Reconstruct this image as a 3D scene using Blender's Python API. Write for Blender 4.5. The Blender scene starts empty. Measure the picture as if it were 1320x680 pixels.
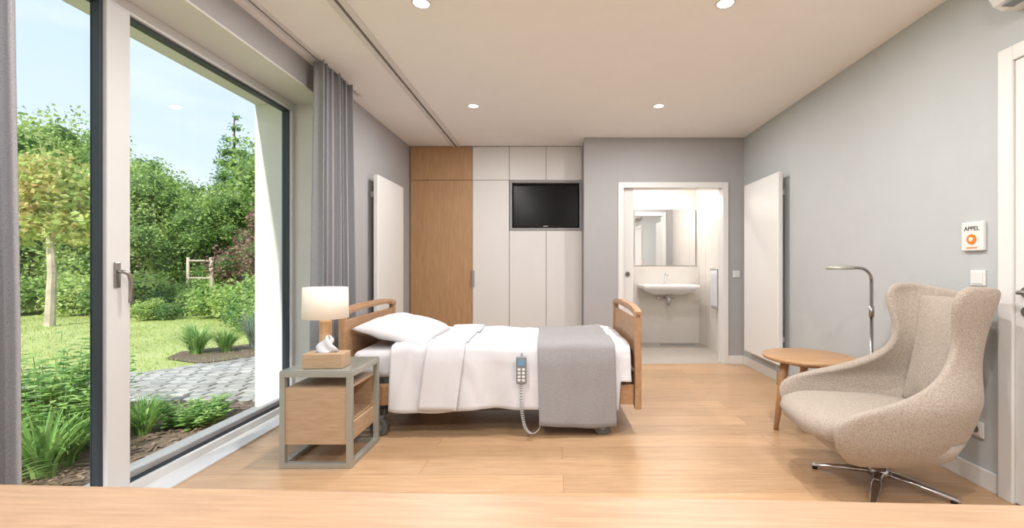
import bpy, bmesh, math, random
import numpy as np
from mathutils import Vector, Matrix, noise, Euler

random.seed(7); rng = np.random.default_rng(7)
scene = bpy.context.scene
COL = scene.collection

# ------------------------------------------------------------------ materials
def nt(name):
    m = bpy.data.materials.new(name); m.use_nodes = True
    t = m.node_tree; b = t.nodes["Principled BSDF"]
    return m, t, b
def rgba(c): return (c[0], c[1], c[2], 1)
def srgb(r, g, b):
    f = lambda v: (v/255/12.92) if v/255 <= 0.04045 else ((v/255+0.055)/1.055)**2.4
    return (f(r), f(g), f(b))
def mat(name, c, rough=0.5, metal=0.0, var=0.04, vscale=6, bump=0.0, bscale=200, emit=None, estr=0, sheen=0, coat=0, spec=0.5):
    m, t, b = nt(name)
    tc = t.nodes.new("ShaderNodeTexCoord")
    n = t.nodes.new("ShaderNodeTexNoise"); n.inputs["Scale"].default_value = vscale; n.inputs["Detail"].default_value = 3
    t.links.new(tc.outputs["Object"], n.inputs["Vector"])
    r = t.nodes.new("ShaderNodeValToRGB")
    r.color_ramp.elements[0].position = 0.3; r.color_ramp.elements[1].position = 0.7
    r.color_ramp.elements[0].color = rgba([max(0, x*(1-var)) for x in c]); r.color_ramp.elements[1].color = rgba([min(1, x*(1+var)) for x in c])
    t.links.new(n.outputs["Fac"], r.inputs["Fac"]); t.links.new(r.outputs["Color"], b.inputs["Base Color"])
    b.inputs["Roughness"].default_value = rough; b.inputs["Metallic"].default_value = metal
    b.inputs["Specular IOR Level"].default_value = spec
    if sheen: b.inputs["Sheen Weight"].default_value = sheen
    if coat: b.inputs["Coat Weight"].default_value = coat
    if bump:
        n2 = t.nodes.new("ShaderNodeTexNoise"); n2.inputs["Scale"].default_value = bscale; n2.inputs["Detail"].default_value = 2
        t.links.new(tc.outputs["Object"], n2.inputs["Vector"])
        bp = t.nodes.new("ShaderNodeBump"); bp.inputs["Strength"].default_value = bump; bp.inputs["Distance"].default_value = 0.01
        t.links.new(n2.outputs["Fac"], bp.inputs["Height"]); t.links.new(bp.outputs["Normal"], b.inputs["Normal"])
    if emit:
        b.inputs["Emission Color"].default_value = rgba(emit); b.inputs["Emission Strength"].default_value = estr
    return m
def wood(name, c1, c2, scale=(1, 14, 14), rough=0.45, fine=4.0):
    m, t, b = nt(name)
    tc = t.nodes.new("ShaderNodeTexCoord"); mp = t.nodes.new("ShaderNodeMapping")
    mp.inputs["Scale"].default_value = scale
    t.links.new(tc.outputs["Object"], mp.inputs["Vector"])
    n = t.nodes.new("ShaderNodeTexNoise"); n.inputs["Scale"].default_value = fine; n.inputs["Detail"].default_value = 8; n.inputs["Distortion"].default_value = 0.5; n.inputs["Roughness"].default_value = 0.6
    t.links.new(mp.outputs["Vector"], n.inputs["Vector"])
    r = t.nodes.new("ShaderNodeValToRGB"); r.color_ramp.elements[0].position = 0.3; r.color_ramp.elements[1].position = 0.72
    r.color_ramp.elements[0].color = rgba(c1); r.color_ramp.elements[1].color = rgba(c2)
    t.links.new(n.outputs["Fac"], r.inputs["Fac"]); t.links.new(r.outputs["Color"], b.inputs["Base Color"])
    b.inputs["Roughness"].default_value = rough
    bp = t.nodes.new("ShaderNodeBump"); bp.inputs["Strength"].default_value = 0.08; bp.inputs["Distance"].default_value = 0.004
    t.links.new(n.outputs["Fac"], bp.inputs["Height"]); t.links.new(bp.outputs["Normal"], b.inputs["Normal"])
    return m
def floor_mat():
    m, t, b = nt("oak_plank_floor")
    tc = t.nodes.new("ShaderNodeTexCoord")
    br = t.nodes.new("ShaderNodeTexBrick"); br.offset = 0.37; br.inputs["Scale"].default_value = 1
    br.inputs["Brick Width"].default_value = 2.1; br.inputs["Row Height"].default_value = 0.19
    br.inputs["Mortar Size"].default_value = 0.0016; br.inputs["Mortar Smooth"].default_value = 0.3
    br.inputs["Color1"].default_value = (0.0, 0, 0, 1); br.inputs["Color2"].default_value = (1, 1, 1, 1); br.inputs["Mortar"].default_value = (0.5, 0.5, 0.5, 1)
    t.links.new(tc.outputs["Object"], br.inputs["Vector"])
    mp = t.nodes.new("ShaderNodeMapping"); mp.inputs["Scale"].default_value = (1.4, 15, 1)
    t.links.new(tc.outputs["Object"], mp.inputs["Vector"])
    addv = t.nodes.new("ShaderNodeVectorMath"); addv.operation = 'MULTIPLY_ADD'
    addv.inputs[1].default_value = (9, 5, 3)
    t.links.new(br.outputs["Color"], addv.inputs[0]); t.links.new(mp.outputs["Vector"], addv.inputs[2])
    n = t.nodes.new("ShaderNodeTexNoise"); n.inputs["Scale"].default_value = 2.6; n.inputs["Detail"].default_value = 9; n.inputs["Roughness"].default_value = 0.65; n.inputs["Distortion"].default_value = 0.6
    t.links.new(addv.outputs[0], n.inputs["Vector"])
    r = t.nodes.new("ShaderNodeValToRGB"); r.color_ramp.elements[0].position = 0.25; r.color_ramp.elements[1].position = 0.75
    r.color_ramp.elements[0].color = rgba(srgb(178, 141, 106)); r.color_ramp.elements[1].color = rgba(srgb(208, 172, 134))
    t.links.new(n.outputs["Fac"], r.inputs["Fac"])
    vo = t.nodes.new("ShaderNodeTexVoronoi"); vo.inputs["Scale"].default_value = 1.5
    mpk = t.nodes.new("ShaderNodeMapping"); mpk.inputs["Scale"].default_value = (0.8, 1.6, 1)
    t.links.new(tc.outputs["Object"], mpk.inputs["Vector"]); t.links.new(mpk.outputs["Vector"], vo.inputs["Vector"])
    kr = t.nodes.new("ShaderNodeMapRange"); kr.inputs["From Min"].default_value = 0.012; kr.inputs["From Max"].default_value = 0.045; kr.inputs["To Min"].default_value = 0.6; kr.inputs["To Max"].default_value = 1.0
    t.links.new(vo.outputs["Distance"], kr.inputs["Value"])
    hs = t.nodes.new("ShaderNodeHueSaturation")
    mr = t.nodes.new("ShaderNodeMapRange"); mr.inputs["To Min"].default_value = 0.86; mr.inputs["To Max"].default_value = 1.09
    mk = t.nodes.new("ShaderNodeMath"); mk.operation = 'MULTIPLY'
    t.links.new(br.outputs["Color"], mr.inputs["Value"]); t.links.new(mr.outputs["Result"], mk.inputs[0]); t.links.new(kr.outputs["Result"], mk.inputs[1]); t.links.new(mk.outputs[0], hs.inputs["Value"])
    t.links.new(r.outputs["Color"], hs.inputs["Color"])
    mx = t.nodes.new("ShaderNodeMix"); mx.data_type = 'RGBA'
    t.links.new(br.outputs["Fac"], mx.inputs[0]); t.links.new(hs.outputs["Color"], mx.inputs[6]); mx.inputs[7].default_value = rgba(srgb(146, 108, 76))
    t.links.new(mx.outputs[2], b.inputs["Base Color"])
    b.inputs["Roughness"].default_value = 0.32
    bp = t.nodes.new("ShaderNodeBump"); bp.inputs["Strength"].default_value = 0.15; bp.inputs["Distance"].default_value = 0.003; bp.invert = True
    t.links.new(br.outputs["Fac"], bp.inputs["Height"]); t.links.new(bp.outputs["Normal"], b.inputs["Normal"])
    return m
def glass_mat(name="window_glass", base=0.02):
    m = bpy.data.materials.new(name); m.use_nodes = True; t = m.node_tree; t.nodes.clear()
    o = t.nodes.new("ShaderNodeOutputMaterial"); mx = t.nodes.new("ShaderNodeMixShader")
    tr = t.nodes.new("ShaderNodeBsdfTransparent"); gl = t.nodes.new("ShaderNodeBsdfGlossy"); gl.inputs["Roughness"].default_value = 0.0
    lw = t.nodes.new("ShaderNodeLayerWeight"); lw.inputs["Blend"].default_value = 0.5
    pw = t.nodes.new("ShaderNodeMath"); pw.operation = 'POWER'; pw.inputs[1].default_value = 4
    ml = t.nodes.new("ShaderNodeMath"); ml.operation = 'MULTIPLY_ADD'; ml.inputs[1].default_value = 0.4; ml.inputs[2].default_value = base
    t.links.new(lw.outputs["Facing"], pw.inputs[0]); t.links.new(pw.outputs[0], ml.inputs[0]); t.links.new(ml.outputs[0], mx.inputs[0])
    tr.inputs["Color"].default_value = (0.97, 0.985, 0.975, 1)
    t.links.new(tr.outputs[0], mx.inputs[1]); t.links.new(gl.outputs[0], mx.inputs[2]); t.links.new(mx.outputs[0], o.inputs[0])
    return m
def leaf_mat(name, c1, c2, c3, trans=0.35, scale=1.5):
    m = bpy.data.materials.new(name); m.use_nodes = True; t = m.node_tree; t.nodes.clear()
    o = t.nodes.new("ShaderNodeOutputMaterial"); mx = t.nodes.new("ShaderNodeMixShader"); mx.inputs[0].default_value = trans
    d = t.nodes.new("ShaderNodeBsdfPrincipled"); d.inputs["Roughness"].default_value = 0.55
    tl = t.nodes.new("ShaderNodeBsdfTranslucent")
    g = t.nodes.new("ShaderNodeNewGeometry")
    n = t.nodes.new("ShaderNodeTexNoise"); n.inputs["Scale"].default_value = scale; n.inputs["Detail"].default_value = 4
    t.links.new(g.outputs["Position"], n.inputs["Vector"])
    ad = t.nodes.new("ShaderNodeMath"); ad.operation = 'MULTIPLY_ADD'; ad.inputs[1].default_value = 0.45
    t.links.new(g.outputs["Random Per Island"], ad.inputs[0])
    sb = t.nodes.new("ShaderNodeMath"); sb.operation = 'SUBTRACT'; sb.inputs[1].default_value = 0.22
    t.links.new(n.outputs["Fac"], sb.inputs[0]); t.links.new(sb.outputs[0], ad.inputs[2])
    r = t.nodes.new("ShaderNodeValToRGB"); r.color_ramp.elements[0].position = 0.2; r.color_ramp.elements[1].position = 0.85
    r.color_ramp.elements[0].color = rgba(c1); r.color_ramp.elements[1].color = rgba(c3)
    e = r.color_ramp.elements.new(0.5); e.color = rgba(c2)
    t.links.new(ad.outputs[0], r.inputs["Fac"])
    t.links.new(r.outputs["Color"], d.inputs["Base Color"]); t.links.new(r.outputs["Color"], tl.inputs["Color"])
    t.links.new(d.outputs[0], mx.inputs[1]); t.links.new(tl.outputs[0], mx.inputs[2]); t.links.new(mx.outputs[0], o.inputs[0])
    return m
def fabric(name, c1, c2, scale=350, bump=0.3, rough=0.95):
    m, t, b = nt(name)
    tc = t.nodes.new("ShaderNodeTexCoord")
    n = t.nodes.new("ShaderNodeTexNoise"); n.inputs["Scale"].default_value = scale; n.inputs["Detail"].default_value = 2
    t.links.new(tc.outputs["Object"], n.inputs["Vector"])
    r = t.nodes.new("ShaderNodeValToRGB"); r.color_ramp.elements[0].position = 0.35; r.color_ramp.elements[1].position = 0.65
    r.color_ramp.elements[0].color = rgba(c1); r.color_ramp.elements[1].color = rgba(c2)
    t.links.new(n.outputs["Fac"], r.inputs["Fac"]); t.links.new(r.outputs["Color"], b.inputs["Base Color"])
    b.inputs["Roughness"].default_value = rough; b.inputs["Sheen Weight"].default_value = 0.12
    bp = t.nodes.new("ShaderNodeBump"); bp.inputs["Strength"].default_value = bump; bp.inputs["Distance"].default_value = 0.002
    t.links.new(n.outputs["Fac"], bp.inputs["Height"]); t.links.new(bp.outputs["Normal"], b.inputs["Normal"])
    return m

M = {}
M['wall_r'] = mat("paint_cool_grey", srgb(185, 189, 190), 0.85, var=0.015, bump=0.05)
M['wall_b'] = mat("paint_warm_grey", srgb(172, 170, 171), 0.85, var=0.015, bump=0.05)
M['ceil'] = mat("paint_ceiling", srgb(242, 240, 238), 0.9, var=0.01)
M['white'] = mat("white_lacquer", srgb(220, 217, 214), 0.45, var=0.01)
M['white_s'] = mat("white_satin", srgb(226, 225, 223), 0.35, var=0.01)
M['frame'] = mat("window_frame_white", srgb(214, 214, 214), 0.4, var=0.01)
M['dark'] = mat("dark_gasket", srgb(46, 52, 60), 0.5)
M['gap'] = mat("joint_shadow_gap", srgb(120, 116, 114), 0.8)
M['slot'] = mat("track_slot_grey", srgb(176, 172, 170), 0.6)
M['floor'] = floor_mat()
M['oakv'] = wood("oak_veneer_vertical", srgb(164, 126, 88), srgb(188, 150, 110), (14, 14, 0.9), fine=5)
M['desk'] = wood("desk_oak", srgb(152, 122, 96), srgb(176, 145, 116), (0.9, 16, 16), 0.4, 7)
M['bedw'] = wood("bed_beech", srgb(158, 120, 88), srgb(184, 146, 110), (10, 1.2, 10))
M['nsw'] = wood("nightstand_oak", srgb(170, 141, 112), srgb(192, 164, 134), (1.2, 1.2, 16), fine=6)
M['tabw'] = wood("table_oak", srgb(170, 130, 92), srgb(194, 154, 114), (1.2, 10, 10))
M['steel'] = mat("brushed_steel", srgb(170, 168, 165), 0.3, 1.0)
M['chrome'] = mat("polished_aluminium", srgb(205, 205, 208), 0.12, 1.0)
M['champ'] = mat("champagne_metal", srgb(168, 167, 158), 0.42, 0.4)
M['glass'] = glass_mat()
M['tglass'] = mat("frosted_glass_top", srgb(150, 154, 147), 0.12, coat=0.5)
M['curtain'] = fabric("curtain_grey", srgb(134, 134, 138), srgb(156, 156, 159), 300, 0.15)
M['sheet'] = fabric("white_cotton", srgb(206, 206, 210), srgb(216, 216, 220), 400, 0.06)
M['blanket'] = fabric("grey_blanket", srgb(138, 136, 138), srgb(158, 156, 158), 250, 0.3)
M['chair'] = fabric("chair_woven_beige", srgb(146, 134, 122), srgb(188, 176, 163), 260, 0.4)
M['tv'] = mat("tv_screen", srgb(5, 6, 8), 0.22, spec=0.2)
M['tvn'] = mat("niche_grey", srgb(150, 150, 151), 0.5)
M['black'] = mat("black_plastic", srgb(20, 20, 22), 0.4, spec=0.3)
M['greyp'] = mat("grey_plastic", srgb(128, 132, 138), 0.45)
M['dgrey'] = mat("bed_underframe_grey", srgb(92, 90, 88), 0.5)
M['tile'] = mat("bathroom_tile", srgb(222, 216, 208), 0.35, var=0.02)
M['tilef'] = mat("bathroom_floor", srgb(186, 177, 166), 0.4, var=0.05)
M['ceram'] = mat("ceramic_white", srgb(240, 240, 240), 0.1, coat=0.5)
M['mirror'] = mat("mirror_glass", (0.9, 0.9, 0.9), 0.02, 1.0, var=0)
M['emit'] = mat("downlight_glow", (1, 1, 1), 0.5, emit=(1, 0.93, 0.82), estr=9)
M['shade'] = mat("lamp_shade_linen", srgb(232, 222, 208), 0.9, emit=(1, 0.84, 0.68), estr=0.16)
M['orange'] = mat("orange_button", srgb(240, 120, 30), 0.4, emit=srgb(240, 120, 30), estr=0.2)
M['blue'] = mat("remote_display", srgb(110, 150, 180), 0.3)
M['facade'] = mat("exterior_render_white", srgb(216, 215, 208), 0.9, var=0.03, bump=0.2)
M['text'] = mat("label_ink", srgb(60, 60, 60), 0.6)
M['bark'] = mat("tree_bark", srgb(190, 176, 158), 0.9, var=0.25, bump=0.5, bscale=30)
M['barkd'] = mat("tree_bark_dark", srgb(104, 88, 74), 0.9, var=0.25)
M['lawn'] = leaf_mat("lawn_grass", srgb(146, 158, 90), srgb(174, 182, 112), srgb(192, 198, 132), 0.0, 1.2)
M['lawnb'] = leaf_mat("grass_blades", srgb(142, 160, 86), srgb(172, 186, 108), srgb(196, 206, 132), 0.3, 1.2)
M['mulch'] = mat("bark_mulch", srgb(118, 101, 88), 0.95, var=0.45, vscale=45, bump=1.0, bscale=60)
M['chips'] = leaf_mat("mulch_chips", srgb(92, 74, 62), srgb(136, 114, 98), srgb(174, 154, 138), 0.0, 8)
M['stone'] = leaf_mat("paving_stone", srgb(144, 141, 136), srgb(166, 163, 158), srgb(188, 185, 180), 0.0, 3)
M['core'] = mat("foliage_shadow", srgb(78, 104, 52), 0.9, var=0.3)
M['leafA'] = leaf_mat("leaf_mid_green", srgb(108, 142, 70), srgb(150, 182, 96), srgb(196, 216, 134), 0.42)
M['leafB'] = leaf_mat("leaf_light_green", srgb(146, 176, 92), srgb(184, 206, 120), srgb(222, 228, 162), 0.42)
M['leafC'] = leaf_mat("leaf_dark_green", srgb(82, 116, 70), srgb(120, 156, 92), srgb(160, 190, 122), 0.42)
M['leafR'] = leaf_mat("leaf_copper", srgb(124, 88, 86), srgb(156, 118, 108), srgb(170, 156, 120))
M['leafO'] = leaf_mat("leaf_orange_green", srgb(160, 184, 100), srgb(196, 206, 126), srgb(234, 194, 146), 0.42)
M['leafP'] = leaf_mat("leaf_perennial", srgb(98, 144, 72), srgb(142, 180, 98), srgb(186, 212, 132), 0.35, 6)
M['lav'] = leaf_mat("lavender_green", srgb(110, 138, 110), srgb(150, 170, 140), srgb(170, 160, 190), 0.3, 6)

# ------------------------------------------------------------------ builders
def empty(name, loc=(0, 0, 0), rz=0):
    e = bpy.data.objects.new(name, None); e.location = loc; e.rotation_euler = (0, 0, rz); e.empty_display_size = 0.1
    COL.objects.link(e); return e
def finish(name, verts, faces, mats, parent=None, smooth=False, midx=None, recentre=True):
    me = bpy.data.meshes.new(name)
    verts = np.asarray(verts, dtype=float)
    c = (verts.min(0)+verts.max(0))/2 if recentre else np.zeros(3)
    me.from_pydata((verts-c).tolist(), [], faces); me.update()
    if not isinstance(mats, (list, tuple)): mats = [mats]
    for m in mats: me.materials.append(m)
    if midx is not None: me.polygons.foreach_set("material_index", midx)
    if smooth: me.polygons.foreach_set("use_smooth", [True]*len(me.polygons))
    o = bpy.data.objects.new(name, me); o.location = c; COL.objects.link(o)
    if parent: o.parent = parent
    return o
def bm_obj(name, bm, m, loc, parent=None, smooth=False):
    me = bpy.data.meshes.new(name); bm.to_mesh(me); bm.free(); me.materials.append(m)
    if smooth: me.polygons.foreach_set("use_smooth", [True]*len(me.polygons))
    o = bpy.data.objects.new(name, me); o.location = loc; COL.objects.link(o)
    if parent: o.parent = parent
    return o
def box(name, x0, x1, y0, y1, z0, z1, m, bevel=0.0, parent=None, seg=2):
    bm = bmesh.new(); bmesh.ops.create_cube(bm, size=1)
    bmesh.ops.scale(bm, vec=(abs(x1-x0), abs(y1-y0), abs(z1-z0)), verts=bm.verts)
    if bevel: bmesh.ops.bevel(bm, geom=bm.edges[:], offset=bevel, segments=seg, affect='EDGES', profile=0.5)
    return bm_obj(name, bm, m, ((x0+x1)/2, (y0+y1)/2, (z0+z1)/2), parent)
def tube(name, pts, r, m, parent=None, n=14, caps=True, flat=1.0):
    pts = [Vector(p) for p in pts]; N = len(pts)
    rs = r if isinstance(r, (list, tuple)) else [r]*N
    V, F = [], []
    up = None
    for i, p in enumerate(pts):
        t = (pts[min(i+1, N-1)]-pts[max(i-1, 0)]).normalized()
        if up is None:
            a = Vector((0, 0, 1)) if abs(t.z) < 0.9 else Vector((1, 0, 0))
            up = (a - t*a.dot(t)).normalized()
        else:
            up = (up - t*up.dot(t)).normalized()
        s = t.cross(up)
        for k in range(n):
            an = 2*math.pi*k/n
            V.append(p + s*math.cos(an)*rs[i] + up*math.sin(an)*rs[i]*flat)
    for i in range(N-1):
        for k in range(n):
            a = i*n+k; b = i*n+(k+1) % n
            F.append((a, b, b+n, a+n))
    if caps:
        F.append(tuple(range(n))[::-1]); F.append(tuple((N-1)*n+k for k in range(n)))
    o = finish(name, [tuple(v) for v in V], F, m, parent, smooth=True)
    sm = [True]*(len(F)); 
    if caps: sm[-1] = sm[-2] = False
    o.data.polygons.foreach_set("use_smooth", sm)
    return o
def cyl(name, p0, p1, r, m, parent=None, n=24, r2=None):
    return tube(name, [p0, p1], [r, r if r2 is None else r2], m, parent, n)
def lathe(name, prof, loc, m, parent=None, n=40, smooth=True):
    V, F = [], []
    for r, z in prof:
        for k in range(n):
            a = 2*math.pi*k/n; V.append((r*math.cos(a), r*math.sin(a), z))
    for i in range(len(prof)-1):
        for k in range(n):
            a = i*n+k; b = i*n+(k+1) % n; F.append((a, b, b+n, a+n))
    me = bpy.data.meshes.new(name); me.from_pydata(V, [], F); me.materials.append(m); me.update()
    if smooth: me.polygons.foreach_set("use_smooth", [True]*len(F))
    o = bpy.data.objects.new(name, me); o.location = loc; COL.objects.link(o)
    if parent: o.parent = parent
    return o
def grid_obj(name, P, m, parent=None, thick=0, sub=0, smooth=True, closed_u=False):
    nu, nv = len(P), len(P[0]); V = [tuple(P[i][j]) for i in range(nu) for j in range(nv)]; F = []
    for i in range(nu-1+(1 if closed_u else 0)):
        for j in range(nv-1):
            i2 = (i+1) % nu
            F.append((i*nv+j, i2*nv+j, i2*nv+j+1, i*nv+j+1))
    o = finish(name, V, F, m, parent, smooth)
    if thick:
        s = o.modifiers.new("solid", 'SOLIDIFY'); s.thickness = thick; s.offset = 0
    if sub:
        s = o.modifiers.new("sub", 'SUBSURF'); s.levels = sub; s.render_levels = sub
    return o
def arc(c, r, a0, a1, n, plane='xz'):
    out = []
    for i in range(n+1):
        a = math.radians(a0+(a1-a0)*i/n); u, w = r*math.cos(a), r*math.sin(a)
        if plane == 'xz': out.append((c[0]+u, c[1], c[2]+w))
        elif plane == 'yz': out.append((c[0], c[1]+u, c[2]+w))
        else: out.append((c[0]+u, c[1]+w, c[2]))
    return out

# ------------------------------------------------------------------ dims
H = 2.6; XR = 2.18; XL = -1.79; XLo = -2.36; YB = 5.18; YW = 5.54; Y0 = -1.3; WX = -2.12; WE = 3.60; WT = 2.42

# ------------------------------------------------------------------ room
box("floor", XL-0.30, XR, Y0, YW+0.6, -0.1, 0, M['floor'])
box("ceiling", XLo, XR+0.12, Y0, 6.85, H, H+0.15, M['ceil'])
box("wall_right", XR, XR+0.12, Y0, YB+0.12, -0.1, H, M['wall_r'])
box("wall_rear", XLo, XR+0.12, Y0-0.12, Y0, -0.1, H, M['wall_b'])
box("wall_left", XLo, XL, WE, YW+0.65, -0.25, H, M['wall_b'])
box("wall_left_lintel", XLo+0.02, XL, Y0, WE, WT, H, M['wall_b'])
box("wall_exterior_corner", XLo-0.03, XLo, WE+0.0, YW+0.65, -0.25, H+0.15, M['facade'])
box("wall_exterior_lintel", XLo-0.03, XLo+0.02, Y0, WE, WT, H+0.15, M['facade'])
box("trim_reveal_side", XLo-0.03, XL-0.001, WE-0.012, WE, -0.15, WT, M['facade'])
box("trim_reveal_top", XLo-0.03, XL-0.001, Y0, WE-0.012, WT-0.012, WT, M['white'])
DX0, DX1, DZ = 0.785, 1.94, 2.03
box("wall_back_pier", 0.34, DX0, YB, YB+0.12, -0.1, H, M['wall_b'])
box("wall_back_side", DX1, XR, YB, YB+0.12, -0.1, H, M['wall_b'])
box("wall_back_over_door", DX0, DX1, YB, YB+0.12, DZ, H, M['wall_b'])
box("wall_partition", 0.34, 0.46, YB+0.12, 6.72, -0.1, H, M['wall_b'])
box("wall_back_closet", XL, 0.34, YW+0.6, YW+0.72, -0.1, H, M['wall_b'])
d1 = empty("door_1", ((DX0+DX1)/2, YB, 0)); cx = (DX0+DX1)/2
box("frame_left", DX0-0.055-cx, DX0+0.008-cx, -0.02, 0.14, 0, DZ+0.055, M['white_s'], 0.004, d1)
box("frame_right", DX1-0.008-cx, DX1+0.055-cx, -0.02, 0.14, 0, DZ+0.055, M['white_s'], 0.004, d1)
box("frame_top", DX0+0.008-cx, DX1-0.008-cx, -0.02, 0.14, DZ-0.008, DZ+0.055, M['white_s'], 0.004, d1)
box("sliding_leaf", DX0+0.009-cx, DX0+0.125-cx, 0.04, 0.08, 0.005, DZ-0.01, M['white_s'], 0.003, d1)
cyl("round_pull", (DX0+0.06-cx, 0.03, 1.03), (DX0+0.06-cx, 0.045, 1.03), 0.03, M['steel'], d1)
cyl("pull_recess", (DX0+0.06-cx, 0.027, 1.03), (DX0+0.06-cx, 0.031, 1.03), 0.02, M['dgrey'], d1)
box("baseboard_right", XR-0.014, XR, 2.21, YB, 0, 0.095, M['white_s'], 0.003)
box("baseboard_back", DX1+0.055, XR-0.014, YB-0.014, YB, 0, 0.095, M['white_s'], 0.003)
box("baseboard_back_pier", 0.34, DX0-0.055, YB-0.014, YB, 0, 0.095, M['white_s'], 0.003)
box("baseboard_left", XL, XL+0.014, WE+0.02, YW, 0, 0.095, M['white_s'], 0.003)

# ------------------------------------------------------------------ ceiling tracks
tr = empty("ceiling_track", (-1.21, 2.2, H))
box("rail_left", -0.05, -0.012, -3.4, 3.33, -0.014, 0, M['white'], 0, tr)
box("rail_right", 0.012, 0.05, -3.4, 3.33, -0.014, 0, M['white'], 0, tr)
box("rail_slot", -0.012, 0.012, -3.4, 3.33, -0.004, 0, M['gap'], 0, tr)
tr = empty("curtain_track", (-1.69, 1.3, H))
box("rail_left", -0.03, -0.008, -2.5, 2.6, -0.012, 0, M['white'], 0, tr)
box("rail_right", 0.008, 0.03, -2.5, 2.6, -0.012, 0, M['white'], 0, tr)
box("rail_slot", -0.008, 0.008, -2.5, 2.6, -0.004, 0, M['gap'], 0, tr)

# ------------------------------------------------------------------ window
w = empty("window_1", (WX, 2.9, 0))
def wbox(n, y0, y1, z0, z1, m, x0=-0.035, x1=0.045, bev=0.004):
    return box(n, x0, x1, y0-2.9, y1-2.9, z0, z1, m, bev, w)
TOP = WT-0.012
wbox("frame_bottom", 0.52, WE-0.012, 0.0, 0.055, M['frame'], -0.05, 0.05)
wbox("frame_top", 0.52, WE-0.012, TOP-0.06, TOP, M['frame'], -0.05, 0.05)
wbox("frame_end", WE-0.055, WE-0.012, 0.055, TOP-0.06, M['frame'], -0.05, 0.05)
wbox("mullion", 2.075, 2.19, 0.055, TOP-0.06, M['frame'], -0.005, 0.055)
wbox("gasket_mullion_dark", 2.058, 2.075, 0.055, TOP-0.06, M['dark'], -0.006, 0.036, 0.001)
wbox("gasket_mullion_thin", 2.19, 2.197, 0.055, TOP-0.06, M['dark'], -0.004, 0.02, 0)
wbox("gasket_end", WE-0.068, WE-0.055, 0.055, TOP-0.06, M['dark'], -0.02, 0.03, 0)
wbox("gasket_top", 0.6, WE-0.055, TOP-0.075, TOP-0.06, M['dark'], -0.02, 0.03, 0)
wbox("gasket_bottom", 0.6, WE-0.055, 0.055, 0.067, M['dark'], -0.02, 0.03, 0)
wbox("mullion_near", 0.52, 0.6, 0.055, TOP-0.06, M['frame'])
wbox("sash_grey_bottom", 2.197, WE-0.068, 0.067, 0.10, M['tvn'], -0.03, 0.015)
wbox("pane_left", 0.6, 2.058, 0.055, TOP-0.06, M['glass'], -0.003, 0.003, 0)
wbox("pane_right", 2.197, WE-0.068, 0.055, TOP-0.06, M['glass'], -0.003, 0.003, 0)
box("handle_plate", 0.055, 0.064, -0.795, -0.765, 1.02, 1.14, M['steel'], 0.004, w)
tube("handle_lever", [(0.06, -0.78, 1.095), (0.085, -0.78, 1.095), (0.094, -0.775, 1.092), (0.097, -0.76, 1.08), (0.097, -0.752, 1.05), (0.097, -0.752, 0.945)], 0.009, M['steel'], w)
w2 = empty("added_window", (WX, -0.4, 0))  # unseen window bay, added to bring in more daylight
for n, a in {"frame_bottom": (0, 0.055), "frame_top": (TOP-0.06, TOP)}.items():
    box(n, -0.05, 0.05, -0.9, 0.92, a[0], a[1], M['frame'], 0.003, w2)
box("frame_end", -0.05, 0.05, -0.9, -0.83, 0.055, TOP-0.06, M['frame'], 0.003, w2)
box("pane", -0.003, 0.003, -0.83, 0.92, 0.055, TOP-0.06, M['glass'], 0, w2)
box("trim_threshold", XL-0.28, XL-0.14, Y0, WE-0.012, 0, 0.012, M['frame'], 0.002)
box("trim_exterior_sill", XLo-0.05, WX-0.05, Y0, WE-0.012, -0.12, 0.0, M['tvn'], 0.003)

# ------------------------------------------------------------------ curtains
def curtain(name, x, y0, y1, folds, amp, flare=0.0, z0=0.015, z1=2.575, seed=0):
    nu, nv = folds*12, 30
    P = []
    cy = (y0+y1)/2
    for i in range(nu+1):
        u = i/nu; row = []
        for j in range(nv+1):
            v = j/nv; z = z1+(z0-z1)*v
            ph = u*folds*2*math.pi + seed + 0.5*math.sin(u*7+seed)+0.25*math.sin(v*3+u*9)
            a = amp*(0.75+0.35*v)*(0.8+0.3*math.sin(u*13+seed))
            s = math.sin(ph); s = math.copysign(abs(s)**0.75, s)
            yy = cy+(y0-cy+(y1-y0)*u)*(1+flare*min(1, v*1.6)) + 0.012*math.cos(ph*2)
            row.append(Vector((x+a*s, yy, z)))
        P.append(row)
    return grid_obj(name, P, M['curtain'], None, 0.004)
curtain("curtain", -1.665, 3.17, 3.62, 6, 0.055, 0.13, seed=1)
curtain("curtain", -1.69, 0.62, 1.375, 9, 0.05, 0.045, seed=2)

# ------------------------------------------------------------------ wardrobe
wd = empty("built_in_wardrobe", (-0.72, YW, 0)); ox = 0.72
def pbox(n, x0, x1, z0, z1, m, y0=0.0, y1=0.02, bev=0.0025):
    g = 0.0025
    return box(n, x0+ox+g, x1+ox-g, y0, y1, z0+g, z1-g, m, bev, wd)
box("carcass", XL+ox+0.002, -0.56+ox, 0.021, 0.58, 0.0, H-0.002, M['gap'], 0, wd)
box("carcass_right_low", -0.56+ox, 0.34+ox-0.002, 0.021, 0.58, 0.0, 1.55, M['gap'], 0, wd)
box("carcass_right_top", -0.56+ox, 0.34+ox-0.002, 0.021, 0.58, 2.18, H-0.002, M['gap'], 0, wd)
X = [XL+0.01, -1.012, -0.56, -0.105, 0.338]
pbox("wood_door_top", X[0], X[1], 2.18, H-0.004, M['oakv']); pbox("wood_door", X[0], X[1], 0.06, 2.18, M['oakv'])
for i in (1, 2, 3):
    pbox("upper_door_%d" % i, X[i], X[i+1], 2.18, H-0.004, M['white'])
pbox("tall_door", X[1], X[2], 0.06, 2.18, M['white'])
pbox("lower_door_1", X[2], X[3], 0.06, 1.56, M['white']); pbox("lower_door_2", X[3], X[4], 0.06, 1.56, M['white'])
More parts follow.
